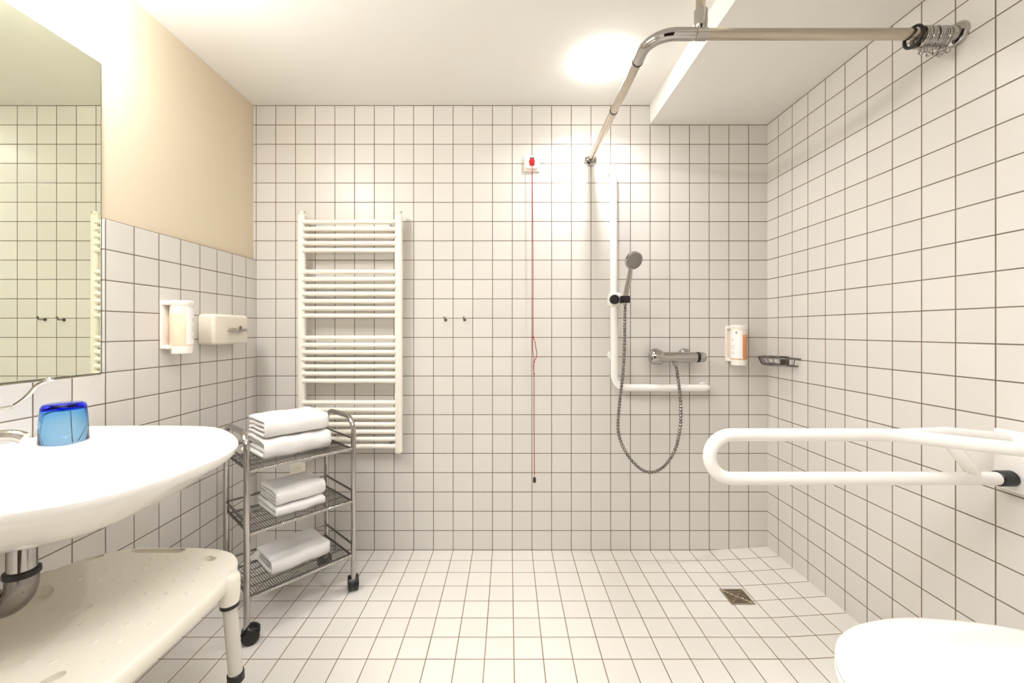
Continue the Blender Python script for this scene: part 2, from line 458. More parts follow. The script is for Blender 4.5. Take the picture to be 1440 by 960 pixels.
# ================================================================== SHOWER MIXER
YM = 2.025; zm = 0.985
mx = thing('shower_mixer', 'chrome thermostatic shower mixer on the back wall above the horizontal rail', 'tap', (0.82, D, zm))
b = nb(); cyl(b, (0.75, YM, zm), (0.925, YM, zm), 0.0255, 28, bev=0.003); obj('body', b, 'chrome', mx)
for x in (0.745, 0.892):
    b = nb(); lathe(b, [(0, 0.033), (0.004, 0.0335), (0.014, 0.029), (0.026, 0.019), (0.05, 0.017)], (x, D + 0.0005, zm + 0.008), (0, -1, -0.1), 26); obj('rosette', b, 'chrome', mx)
b = nb(); lathe(b, [(0, 0.03), (0.006, 0.0345), (0.03, 0.0355), (0.052, 0.034), (0.062, 0.026), (0.066, 0.012)], (0.757, YM, zm), (-1, 0, 0), 30)
for k in range(10):
    a_ = 2 * PI * k / 10; q = V((0.742, YM + math.cos(a_) * 0.035, zm + math.sin(a_) * 0.035))
    cyl(b, q, q + V((-0.034, 0, 0)), 0.003, 6)
obj('temperature_knob', b, 'chrome', mx)
b = nb(); cyl(b, (0.924, YM, zm), (0.936, YM, zm), 0.0262, 24); obj('collar', b, 'black', mx)
b = nb(); lathe(b, [(0, 0.024), (0.008, 0.026), (0.022, 0.025), (0.032, 0.019), (0.037, 0.008)], (0.936, YM, zm), (1, 0, 0), 26); obj('flow_knob', b, 'chrome', mx)
mo = V((0.8185, YM - 0.004, zm - 0.022))
b = nb(); cyl(b, mo, mo + V((0, 0, -0.02)), 0.0125, 16, bev=0.002); obj('hose_outlet', b, 'chrome', mx)

# ================================================================== SHOWER HOSE
hpx = [(951.5, 519, 2.015), (953, 530, 2.0), (956, 553, 1.975), (957.5, 582, 1.955), (955.5, 608, 1.945), (948, 635, 1.935), (933, 656, 1.93), (915, 664, 1.93), (897, 656, 1.93), (879, 634, 1.935), (869.5, 606, 1.945), (871, 570, 1.955), (875.5, 530, 1.965), (878, 490, 1.972), (878.5, 455, 1.976)]
pts = catmull([mo + V((0, 0, -0.0205))] + [at(*p) for p in hpx] + [hb + V((0, 0, -0.026))], 8)
pts = resample(pts, 0.0024)
b = nb(); tube(b, pts, lambda i: 0.0066 + 0.0021 * math.cos(2 * PI * i / 6.0), 10)
hose = tag(obj('shower_hose', b, 'chrome_dark', loc=mo, angle=80), 'ribbed metal shower hose looping from the mixer up to the hand shower', 'hose')

# ================================================================== SOAP DISPENSERS
def dispenser(label, loc, rotz, turn, logo, soap):
    """local: front is -Y, wall plane y=0, z=0 the foot"""
    d = thing('soap_dispenser', label, 'soap dispenser', loc, rotz, 'wall soap dispensers')
    b = nb()
    box(b, -0.043, 0.043, -0.008, 0.0005, 0.018, 0.197, 0.003)
    box(b, -0.043, 0.043, -0.034, -0.006, 0.180, 0.197, 0.004)
    box(b, -0.043, 0.043, -0.034, -0.006, 0.018, 0.032, 0.004)
    obj('mounting_bracket', b, 'plastic_w', d, local=True)
    c = V((0, -0.047, 0)); r = 0.036
    b = nb(); lathe(b, [(0.028, r * 0.96), (0.032, r), (0.176, r), (0.182, r * 0.94)], c, (0, 0, 1), 36)
    bt = obj('bottle', b, ['bottle'], d, local=True)
    b = nb(); lathe(b, [(0.030, r + 0.0002), (0.033, r + 0.0006), (0.150, r + 0.0006), (0.151, r + 0.0001)], c, (0, 0, 1), 36)
    obj('liquid', b, soap, bt, local=True, label='amber liquid soap' if logo else 'pale peach liquid soap')
    b = nb()
    n = 16; aw = R(58); rr = r + 0.0014
    dirv = lambda a: V((math.sin(turn + a), -math.cos(turn + a), 0))
    for (z0, z1, w0, w1, k, mi) in [(0.034, 0.172, -aw, aw, rr, 0)]:
        prev = None
        for i in range(n + 1):
            a = w0 + (w1 - w0) * i / n
            cur = [b.verts.new(c + dirv(a) * q + V((0, 0, z))) for q, z in ((k, z0), (k, z1), (k - 0.001, z1), (k - 0.001, z0))]
            if prev:
                for j in range(4): b.faces.new((prev[j], cur[j], cur[(j + 1) % 4], prev[(j + 1) % 4]))
            prev = cur
    lb = obj('label_sticker', b, 'label', bt, local=True, label='white paper label')
    def patch(bm, a0, a1, z0, z1, k):
        m = 5; prev = None
        for i in range(m + 1):
            a = a0 + (a1 - a0) * i / m
            cur = [bm.verts.new(c + dirv(a) * q + V((0, 0, z))) for q, z in ((k, z0), (k, z1), (k - 0.0008, z1), (k - 0.0008, z0))]
            if prev:
                for j in range(4): bm.faces.new((prev[j], cur[j], cur[(j + 1) % 4], prev[(j + 1) % 4]))
            else: bm.faces.new(cur)
            prev = cur
        bm.faces.new(list(reversed(prev)))
    b = nb()
    if logo:
        patch(b, R(11), R(19), 0.158, 0.166, rr + 0.0006); patch(b, R(13), R(17), 0.1545, 0.158, rr + 0.0006)
        obj('printed_mark', b, 'ink', lb, local=True)
        b = nb()
    for z, w in ((0.128, 34), (0.121, 26), (0.098, 38), (0.090, 30), (0.082, 36), (0.064, 22), (0.057, 34)):
        b = nb(); patch(b, R(-28), R(-28 + w), z, z + 0.0022, rr + 0.0005)
        obj('print_line', b, 'ink_pale', lb, local=True)
    b = nb(); lathe(b, [(0.178, r * 0.99), (0.182, r + 0.002), (0.196, r + 0.002), (0.199, r * 0.9)], c, (0, 0, 1), 30); obj('top_cap', b, 'plastic_w', d, local=True)
    b = nb(); lathe(b, [(0.000, r * 0.86), (0.002, r * 0.92), (0.027, r * 0.98), (0.030, r * 0.98)], c, (0, 0, 1), 30); obj('pump_cap', b, 'plastic_w', d, local=True)
    return d
p2 = at(1035, 513, 2.045)
dispenser('soap dispenser with amber liquid on back wall, right of the shower mixer', (p2.x + 0.012, D, 0.944), 0, R(-60), True, 'soap')
dispenser('soap dispenser with pale peach liquid on left wall beside the mirror', (XL, 1.553, 1.030), R(90), R(28), False, 'soap_pale')

# ================================================================== PAPER TOWEL BOX
y0, y1, z0, z1 = 1.69, 1.915, 1.057, 1.185
bx = thing('tissue_dispenser', 'cream wall-mounted tissue box with a metal flap beside the mirror', 'dispenser', (XL, (y0 + y1) / 2, z0))
b = nb(); box(b, XL - 0.0005, XL + 0.072, y0, y1, z0, z1, 0.014, 4); obj('case', b, 'plastic_b', bx)
b = nb(); box(b, XL + 0.0715, XL + 0.0735, y0 + 0.085, y1 - 0.05, z0 + 0.058, z0 + 0.072, 0.0008, 1); obj('slot', b, 'trim', bx)
b = nb(); box(b, XL + 0.072, XL + 0.094, y0 + 0.078, y1 - 0.042, z0 + 0.054, z0 + 0.060, 0.002)
box(b, XL + 0.087, XL + 0.094, y0 + 0.078, y1 - 0.042, z0 + 0.058, z0 + 0.068, 0.002); obj('flap', b, 'chrome', bx)
b = nb(); sphere(b, (XL + 0.073, y1 - 0.062, z0 + 0.074), 0.007, 10); obj('lock', b, 'chrome_dark', bx)

# ================================================================== CORNER SOAP BASKET on the right wall
sb = thing('soap_basket', 'small oval wire soap basket on right wall near the corner', 'soap basket', (XR, 1.955, 0.945))
b = nb()
zr = 0.988; cy, hy, dx = 1.955, 0.105, 0.105
def half(f, z, n=22):
    return [V((XR - 0.002 - dx * f * (max(0, math.sin(PI * i / n)) ** 0.75), cy - hy * f * math.cos(PI * i / n), z)) for i in range(n + 1)]
tube(b, half(1, zr), 0.0034, 8); tube(b, half(0.86, zr - 0.034), 0.003, 8); tube(b, half(0.5, zr - 0.036), 0.0025, 8)
tube(b, [(XR - 0.002, cy - hy, zr), (XR - 0.002, cy + hy, zr)], 0.0034, 8)
tube(b, [(XR - 0.002, cy - hy * 0.86, zr - 0.034), (XR - 0.002, cy + hy * 0.86, zr - 0.034)], 0.003, 8)
h1, h2 = half(1, zr), half(0.86, zr - 0.034)
for i in range(1, 22, 2): tube(b, [h1[i], h2[i]], 0.0022, 6)
for k in range(-4, 5):
    y = cy + k * 0.019; i = min(range(23), key=lambda j: abs(h2[j].y - y)); tube(b, [(XR - 0.002, y, zr - 0.034), (h2[i].x, y, zr - 0.034)], 0.002, 6)
obj('wire_basket', b, 'wire', sb)
b = nb(); box(b, XR - 0.008, XR + 0.0005, cy - 0.03, cy + 0.03, zr - 0.03, zr + 0.006, 0.002); obj('mounting_plate', b, 'chrome_dark', sb)

# ================================================================== SHOWER CURTAIN ROD
xr_, yr_, zr_ = 0.416, 1.203, 1.982
rod = thing('curtain_rod', 'bent chrome shower curtain rod from back wall round to right wall', 'curtain rod', (xr_, yr_, zr_))
rr = 0.0152
path = fillet([(xr_, D + 0.001, zr_), (xr_, yr_, zr_), (XR + 0.001, yr_, zr_)], 0.075, 12)
b = nb(); tube(b, [path[0], path[1]], rr, 20); obj('rod_tube', b, 'steel', rod)
b = nb(); tube(b, [path[-2], path[-1]], rr, 20); obj('rod_tube', b, 'steel', rod)
b = nb(); tube(b, [path[1] + V((0, 0.045, 0))] + path[1:-1] + [path[-2] + V((0.05, 0, 0))], rr + 0.0025, 20); obj('elbow', b, 'chrome', rod, label='bright chrome corner elbow')
b = nb(); cyl(b, (xr_, yr_ + 0.118, zr_), (xr_, yr_ + 0.124, zr_), rr + 0.0032, 20)
obj('clamp_ring', b, 'black', rod)
b = nb(); cyl(b, (xr_, 1.62, zr_), (xr_, 1.628, zr_), rr + 0.0018, 20); obj('joint_ring', b, 'chrome_dark', rod)
for a_, d_ in ((V((xr_, D + 0.0005, zr_)), V((0, -1, 0))), (V((XR + 0.0005, yr_, zr_)), V((-1, 0, 0)))):
    b = nb(); lathe(b, [(0, 0.033), (0.006, 0.0335), (0.013, 0.029), (0.015, 0.021), (0.034, 0.020), (0.036, rr + 0.0005)], a_, d_, 28); obj('end_flange', b, 'chrome', rod)
xs_ = 0.562
b = nb(); cyl(b, (xs_, yr_, zr_ + 0.05), (xs_, yr_, ZC + 0.001), 0.0135, 18); obj('support_tube', b, 'steel', rod)
b = nb(); lathe(b, [(0, 0.012), (0.006, 0.017), (0.024, 0.019), (0.06, 0.019), (0.063, 0.015)], (xs_, yr_, zr_ + 0.008), (0, 0, 1), 22)
cyl(b, (xs_ - 0.016, yr_, zr_), (xs_ + 0.016, yr_, zr_), rr + 0.0022, 20); obj('tee_joint', b, 'chrome', rod)
b = nb(); lathe(b, [(0, 0.03), (0.005, 0.03), (0.012, 0.02), (0.014, 0.0136)], (xs_, yr_, ZC + 0.0005), (0, 0, -1), 24); obj('top_flange', b, 'chrome', rod)

# curtain rings bunched by the right wall
def ring(loc, label, mat, group, fat, hookm):
    t = thing('curtain_ring', label, 'curtain ring', loc, 0, group)
    b = nb(); n = 30; Rr = 0.0275
    tube(b, [(0, Rr * math.cos(2 * PI * k / n), Rr * math.sin(2 * PI * k / n)) for k in range(n)], fat, 8, close=True); obj('loop', b, mat, t, local=True, angle=80)
    if hookm:
        b = nb(); tube(b, fillet([(0, 0, -Rr), (0, 0.004, -Rr - 0.018), (0, -0.006, -Rr - 0.028), (0, -0.010, -Rr - 0.016)], 0.005, 4), 0.0016, 6)
        sphere(b, (0, 0, -Rr - 0.004), 0.003, 8)
        obj('hook', b, hookm, t, local=True, angle=80)
    return t
rz = zr_ + rr - 0.0275 + 0.0022 + 0.0005
r0 = ring((1.201, yr_, rz), 'chrome curtain ring bunched on the rod by the right wall', 'chrome', 'chrome rings bunched on the curtain rod', 0.0022, 'chrome')
for k in range(1, 15):
    c = copy_tree(r0); c.location = (1.201 + 0.0052 * k, yr_ + random.uniform(-0.002, 0.002), rz - random.uniform(0, 0.001)); c.rotation_euler = (random.uniform(-0.22, 0.22), 0, random.uniform(-0.02, 0.02))
ring((1.183, yr_, zr_ + rr - 0.0275 + 0.0045), 'single black curtain ring, first of the bunch on the rod', 'black', None, 0.0046, None)

# ================================================================== FOLDING SUPPORT RAIL (right wall)
ys_ = 1.06; zu, zl = 0.8485, 0.7365; rb = 0.0163
fr = thing('support_rail', 'white fold-down support rail looping out from right wall above the toilet', 'grab rail', (XR, ys_, 0.79))
b = nb()
xl_ = 0.5015 + rb
cxx = xl_ + (zu - zl) / 2
loop = [V((cxx - (zu - zl) / 2 * math.sin(PI * k / 16), ys_, (zu + zl) / 2 + (zu - zl) / 2 * math.cos(PI * k / 16))) for k in range(17)]
upper = fillet([loop[0], (0.985, ys_, zu), (1.165, 0.95, zu - 0.004), (XR - 0.018, 0.905, zu - 0.01)], [0.12, 0.06], 8)
tube(b, list(reversed(upper))[:-1] + loop + [(XR - 0.055, ys_, zl)], rb, 20)
obj('rail_loop', b, 'nylon', fr)
b = nb(); tube(b, fillet([(1.0, ys_, zu + 0.001), (1.14, ys_ + 0.012, zu + 0.003), (XR - 0.015, ys_ + 0.012, zu - 0.012)], 0.08, 6), 0.0145, 18); obj('rear_arm', b, 'nylon', fr)
b = nb()
for (xa, xb_, w) in ((1.135, 1.19, 0.012),):
    t = nb(); tube(t, [(xa, ys_, zu - 0.012), (xa + 0.012, ys_, zu - 0.035), (xb_ - 0.004, ys_, zl + 0.03), (xb_ + 0.01, ys_, zl + 0.008)], lambda i: (0.012, 0.014, 0.015, 0.013)[i], 14); merge(b, t)
obj('brace', b, 'nylon', fr)
b = nb(); cyl(b, (XR - 0.058, ys_, zl), (XR - 0.016, ys_, zl), rb + 0.0035, 22, bev=0.004); obj('hinge_bush', b, 'black', fr)
b = nb(); box(b, XR - 0.018, XR + 0.0005, 0.86, 1.105, 0.700, 0.858, 0.008, 3); obj('mounting_plate', b, 'nylon', fr)
b = nb(); cyl(b, (1.20, ys_ - 0.02, zu - 0.022), (1.20, ys_ - 0.02, zu - 0.006), 0.004, 10); obj('stop_screw', b, 'black', fr)

# ================================================================== FLOOR DRAIN
dx0, dx1, dy0, dy1 = 0.909, 1.007, 1.677, 1.775
dr = thing('floor_drain', 'square metal floor drain grate in the shower floor', 'drain', (0.958, 1.726, 0))
dcx, dcy = (dx0 + dx1) / 2, (dy0 + dy1) / 2
b = nb(); box(b, dx0, dx1, dy0, dy1, -0.004, 0.0012, 0.0006, 1); obj('sump', b, 'slot', dr, smooth=False)
b = nb()
for (ro, ri) in ((0.049, 0.040), (0.034, 0.029), (0.023, 0.018), (0.012, 0.0)):
    if ri == 0: box(b, dcx - ro, dcx + ro, dcy - ro, dcy + ro, 0.001, 0.0034, 0.0008, 1)
    else:
        box(b, dcx - ro, dcx + ro, dcy + ri, dcy + ro, 0.001, 0.0034); box(b, dcx - ro, dcx + ro, dcy - ro, dcy - ri, 0.001, 0.0034)
        box(b, dcx - ro, dcx - ri, dcy - ri, dcy + ri, 0.001, 0.0034); box(b, dcx + ri, dcx + ro, dcy - ri, dcy + ri, 0.001, 0.0034)
for sx in (-1, 1):
    for sy in (-1, 1):
        tube(b, [(dcx + sx * 0.008, dcy + sy * 0.008, 0.0022), (dcx + sx * 0.044, dcy + sy * 0.044, 0.0022)], 0.0022, 6)
obj('grate', b, 'drain', dr, smooth=False)
b = nb(); lathe(b, [(0, 0.005), (0.001, 0.0045), (0.0014, 0.002)], (dcx, dcy, 0.0034), (0, 0, 1), 12); obj('screw', b, 'chrome', dr)

# ================================================================== WALL SOCKET behind the trolley
so = at(420, 661, D)
sk = thing('wall_socket', 'cream power socket low on the back wall, seen through the trolley', 'socket', (so.x, D, so.z))
b = nb(); box(b, so.x - 0.041, so.x + 0.041, D - 0.011, D + 0.0005, so.z - 0.041, so.z + 0.041, 0.004)
lathe(b, [(0, 0.0245), (0.004, 0.0245), (0.004, 0.0205), (-0.004, 0.0205), (-0.004, 0.001)], (so.x, D - 0.010, so.z), (0, -1, 0), 26)
obj('cover_plate', b, 'plastic_b', sk)
b = nb()
for s in (-1, 1): cyl(b, (so.x + s * 0.0095, D - 0.0075, so.z), (so.x + s * 0.0095, D - 0.005, so.z), 0.0028, 10)
obj('contact_holes', b, 'slot', sk)

# ================================================================== WASHBASIN
ZB = 0.83
def on(u, v, z):
    Y = FPX * (CAM.z - z) / (v - VY); return V(((u - UX) * Y / FPX, Y, z))
out_px = [(300, 600), (325, 608.5), (335, 621), (325, 633), (300, 645.5), (250, 665), (210, 678), (170, 689.5), (100, 706), (0, 722)]
ol = [V((XL + 0.001, 1.238, ZB)), V((-1.15, 1.243, ZB)), V((-1.0, 1.242, ZB))] + [on(u, v, ZB) for u, v in out_px] + [V((-0.885, 0.60, ZB)), V((-1.03, 0.555, ZB)), V((-1.16, 0.54, ZB)), V((XL + 0.001, 0.535, ZB))]
ol = catmull(ol, 6)
# back edge along the wall
nback = 24
ol += [ol[-1].lerp(ol[0], k / nback) for k in range(1, nback)]
ol = resample(ol, 0.013, closed=True)
bc = V((-0.975, 0.86, ZB))
bs = thing('washbasin', 'large white ceramic washbasin on left wall below the mirror', 'washbasin', (XL, 0.87, 0.70))
def inner(p, t):
    # blend from the outer outline into an oval bowl
    d = V((p.x - bc.x, p.y - bc.y, 0)); a = math.atan2(d.y, d.x)
    e = V((0.225 * math.cos(a), 0.245 * math.sin(a), 0))
    tt = max(0, min(1, (t - 0.45) / 0.55)); q = d.lerp(d, 1)
    s = min(1.0, e.length / max(1e-6, d.length)) if False else 1
    return bc + d * t
def ztop(p, t):
    d = V((p.x - bc.x, p.y - bc.y, 0)) * t
    rho = math.sqrt((d.x / 0.235) ** 2 + (d.y / 0.27) ** 2)
    s = max(0.0, min(1.0, (rho - 0.18) / 0.82)); s = s * s * (3 - 2 * s)
    return ZB - 0.004 * (1 - t) - 0.095 * (1 - s)
rings = []
NT = 26
for i in range(1, NT + 1):
    t = 0.985 * i / NT
    rings.append([V((bc.x + (p.x - bc.x) * t, bc.y + (p.y - bc.y) * t, ztop(p, t))) for p in ol])
def scaled(f, z):
    return [V((max(XL - 0.0005, bc.x + (p.x - bc.x) * f), bc.y + (p.y - bc.y) * f, z)) for p in ol]
rings += [scaled(0.995, ZB), scaled(1.0, ZB - 0.0015), scaled(1.002, ZB - 0.0045), scaled(0.998, ZB - 0.011), scaled(0.985, ZB - 0.0205)]
for f, z in ((0.96, ZB - 0.028), (0.92, ZB - 0.037), (0.85, ZB - 0.052), (0.76, ZB - 0.071), (0.65, ZB - 0.092), (0.52, ZB - 0.111), (0.36, ZB - 0.124), (0.2, ZB - 0.129)):
    rings.append(scaled(f, z))
b = nb(); rings_to_faces(b, rings, cap=True); obj('basin', b, 'ceramic', bs, angle=60)
b = nb(); lathe(b, [(0, 0.034), (0.003, 0.033), (0.004, 0.026), (-0.002, 0.02), (-0.002, 0.002)], bc + V((0, 0, -0.0985)), (0, 0, 1), 24); obj('drain_ring', b, 'chrome', bs)
# tap with a long lever
tx, ty = -1.13, 0.84
tp = thing('basin_tap', 'chrome basin tap with a long curved lever at left picture edge', 'tap', (tx, ty, ZB))
b = nb(); lathe(b, [(-0.006, 0.026), (0.006, 0.026), (0.012, 0.022), (0.075, 0.021), (0.082, 0.019)], (tx, ty, ZB), (0, 0, 1), 24); obj('tap_body', b, 'chrome', tp)
b = nb(); sp = catmull([(tx, ty, ZB + 0.045), (tx + 0.05, ty + 0.015, ZB + 0.064), (tx + 0.085, ty + 0.027, ZB + 0.066), (tx + 0.103, ty + 0.034, ZB + 0.058)], 6)
tube(b, sp, 0.0125, 16); obj('spout', b, 'chrome', tp)
b = nb(); lathe(b, [(0, 0.021), (0.012, 0.024), (0.026, 0.022), (0.033, 0.012)], (tx, ty, ZB + 0.08), (0, 0, 1), 22)
lv = catmull([V((tx, ty, ZB + 0.10)), V((tx + 0.03, ty, ZB + 0.118)), on(0, 574.5, ZB + 0.124) * 0 + at(0, 574.5, 0.86), at(20, 570, 0.87), at(38, 557, 0.875), at(52, 542, 0.88), at(70, 533.5, 0.885)], 6)
tube(b, lv, 0.0042, 10); sphere(b, lv[-1], 0.0075, 10, 0.7)
obj('lever', b, 'chrome', tp)
# trap
tr_ = V((-0.945, 0.80, 0.70))
st = thing('sink_trap', 'chrome siphon trap pipe under the washbasin above the stool', 'pipe', tr_)
b = nb(); cyl(b, tr_ + V((0, 0, 0.0075)), tr_ + V((0, 0, -0.05)), 0.021, 24); obj('tailpiece', b, 'chrome', st)
b = nb(); lathe(b, [(0, 0.022), (0.002, 0.0262), (0.011, 0.0266), (0.013, 0.025)], tr_ + V((0, 0, -0.045)), (0, 0, -1), 26); obj('union_nut', b, 'black', st)
b = nb(); tube(b, fillet([tr_ + V((0, 0, -0.05)), tr_ + V((0, 0, -0.118)), tr_ + V((-0.1, 0.005, -0.118)), tr_ + V((-0.1, 0.005, -0.03)), tr_ + V((-0.17, 0.005, -0.03)), V((XL - 0.0005, 0.805, tr_.z - 0.03))], [0.049, 0.049, 0.03, 0.02], 10), 0.0235, 24); obj('siphon_bend', b, 'chrome_dark', st)
b = nb(); lathe(b, [(0, 0.04), (0.004, 0.04), (0.009, 0.0245)], (XL - 0.0003, 0.805, tr_.z - 0.03), (1, 0, 0), 26); obj('rosette', b, 'chrome', st)
# blue tumbler upside down on the basin
gpos = on(90, 619.5, ZB)
b = nb()
gx_, gy_ = gpos.x, gpos.y
H, Rb, Rt, tk = 0.098, 0.0475, 0.0425, 0.0028
prof = [(0.0, Rb - 0.001), (0.0012, Rb), (H * 0.5, (Rb + Rt) / 2 + 0.0006), (H - 0.009, Rt), (H - 0.003, Rt - 0.003), (H, Rt - 0.009), (H, 0.0001)]
prof_in = [(H - 0.013, 0.0001), (H - 0.013, Rt - 0.012), (H - 0.017, Rt - tk - 0.002), (H * 0.5, (Rb + Rt) / 2 + 0.0006 - tk), (0.0012, Rb - tk), (0.0, Rb - tk + 0.001)]
lathe(b, prof + prof_in + [prof[0]], (gx_, gy_, ZB + 0.0006), (0, 0, 1), 48, cap=False)
bmesh.ops.remove_doubles(b, verts=b.verts, dist=1e-5)
tag(obj('tumbler', b, 'blue_glass', loc=(gx_, gy_, ZB), angle=50), 'blue glass tumbler upside down on the washbasin', 'glass')

# ================================================================== SHOWER STOOL
SZ = 0.50
sc_ = V((-0.945, 0.868, SZ)); sa, sbb = 0.250, 0.309
def sup(a, bq, n, N=120):
    out = []
    for k in range(N):
        t = 2 * PI * k / N; c, s = math.cos(t), math.sin(t)
        out.append((sc_.x + a * math.copysign(abs(c) ** (2 / n), c), sc_.y + bq * math.copysign(abs(s) ** (2 / n), s)))
    return out
stl = thing('shower_stool', 'cream plastic shower stool with slotted seat, half under the washbasin', 'stool', (sc_.x, sc_.y, 0))
NEXP = 3.6
b = nb()
def loopv(pts, z): return [b.verts.new((x, y, z)) for x, y in pts]
def slot(cx, cy, L, w, ang, n=8):
    out = []
    for s in (1, -1):
        for k in range(n + 1):
            a = -PI / 2 + PI * k / n
            px, py = s * (L / 2 - w / 2 + w / 2 * math.cos(a)), s * (w / 2 * math.sin(a))
            out.append((cx + px * math.cos(ang) - py * math.sin(ang), cy + px * math.sin(ang) + py * math.cos(ang)))
    return out
def opx(u, v): q = on(u, v, SZ); return (q.x, q.y)
holes = []
holes.append(slot(*opx(222, 773.5), 0.150, 0.026, R(0)))
holes.append(slot(-1.125, 1.118, 0.040, 0.018, R(50)))
holes.append(slot(*opx(294.5, 785), 0.040, 0.022, R(-20)))
holes.append(slot(*opx(109, 860), 0.05, 0.02, R(68)))
holes.append(slot(*opx(65, 958), 0.05, 0.02, R(60)))
rc = (-1.115, 0.925)
recess = [(rc[0] + 0.055 * math.cos(2 * PI * k / 30), rc[1] + 0.07 * math.sin(2 * PI * k / 30)) for k in range(30)]
topo = loopv(sup(sa - 0.012, sbb - 0.012, NEXP), SZ)
hl = [loopv(h, SZ) for h in holes] + [loopv(recess, SZ)]
eds = []
for lp in [topo] + hl:
    for i in range(len(lp)): eds.append(b.edges.new((lp[i], lp[(i + 1) % len(lp)])))
bmesh.ops.triangle_fill(b, use_beauty=True, use_dissolve=False, edges=eds)
def wall(l1, l2):
    for i in range(len(l1)):
        b.faces.new((l1[i], l1[(i + 1) % len(l1)], l2[(i + 1) % len(l2)], l2[i]))
prev = topo
for da, z in ((0.006, SZ - 0.0015), (0.002, SZ - 0.005), (0.0, SZ - 0.012), (0.0, SZ - 0.034), (0.003, SZ - 0.037), (0.01, SZ - 0.037)):
    cur = loopv(sup(sa - da, sbb - da, NEXP), z); wall(prev, cur); prev = cur
cur = loopv(sup(sa - 0.012, sbb - 0.012, NEXP), SZ - 0.02); wall(prev, cur)
low = [cur]
for h in holes: low.append(None)
for i, h in enumerate(holes):
    l2 = loopv(h, SZ - 0.02); wall(hl[i], l2); low[i + 1] = l2
r2 = loopv([(rc[0] + (x - rc[0]) * 0.93, rc[1] + (y - rc[1]) * 0.93) for x, y in recess], SZ - 0.019); wall(hl[-1], r2); b.faces.new(r2)
eds = []
for lp in low:
    for i in range(len(lp)):
        e_ = b.edges.get((lp[i], lp[(i + 1) % len(lp)])); eds.append(e_)
bmesh.ops.triangle_fill(b, use_beauty=True, use_dissolve=False, edges=eds)
# anti-slip studs
for i in range(-4, 5):
    for j in range(-5, 6):
        x = sc_.x + i * 0.048 + (0.026 if j % 2 else 0); y = sc_.y + j * 0.05
        if (abs(x - sc_.x) / (sa - 0.05)) ** NEXP + (abs(y - sc_.y) / (sbb - 0.05)) ** NEXP > 1: continue
        if (x - rc[0]) ** 2 + (y - rc[1]) ** 2 < 0.085 ** 2: continue
        if any(min((x - hx) ** 2 + (y - hy_) ** 2 for hx, hy_ in h) < 0.022 ** 2 for h in holes): continue
        sphere(b, (x, y, SZ - 0.0006), 0.0075, 10, 0.22)
# leg sockets at the corners
legs = []
for sx in (-1, 1):
    for sy in (-1, 1):
        tx_ = sc_.x + sx * (sa - 0.019); ty_ = sc_.y + sy * 0.182
        legs.append((sx, sy, tx_, ty_))
        lathe(b, [(-0.004, 0.004), (-0.0032, 0.016), (0.002, 0.022), (0.010, 0.0255), (0.030, 0.0255), (0.062, 0.023), (0.078, 0.0205)], (tx_, ty_, SZ - 0.005), (sx * 0.02, sy * 0.02, -1), 28)
obj('seat', b, 'plastic_c', stl, angle=50)
for sx, sy, x, y in legs:
    dvec = V((sx * 0.022, sy * 0.02, 0))
    top_ = V((x + sx * 0.0015, y + sy * 0.0015, SZ - 0.078))
    pt = lambda z: top_ + (dvec - V((0, 0, top_.z))) * ((top_.z - z) / top_.z)
    b = nb(); cyl(b, pt(top_.z), pt(0.225), 0.0162, 22); lg = obj('leg', b, 'leg_grey', stl)
    b = nb(); cyl(b, pt(top_.z + 0.004), pt(top_.z - 0.010), 0.0215, 22, bev=0.002); obj('locking_ring', b, 'black', lg)
    b = nb(); cyl(b, pt(0.238), pt(0.215), 0.0195, 22, bev=0.002); obj('adjusting_collar', b, 'black', lg)
    b = nb(); cyl(b, pt(0.225), pt(0.02), 0.0135, 20); obj('leg_extension', b, 'leg_grey', lg)
    b = nb(); lathe(b, [(0, 0.017), (0.02, 0.019), (0.038, 0.024), (0.042, 0.022)], pt(0.04) + V((0, 0, 0.002)), (0, 0, -1), 22); obj('rubber_foot', b, 'black', lg)

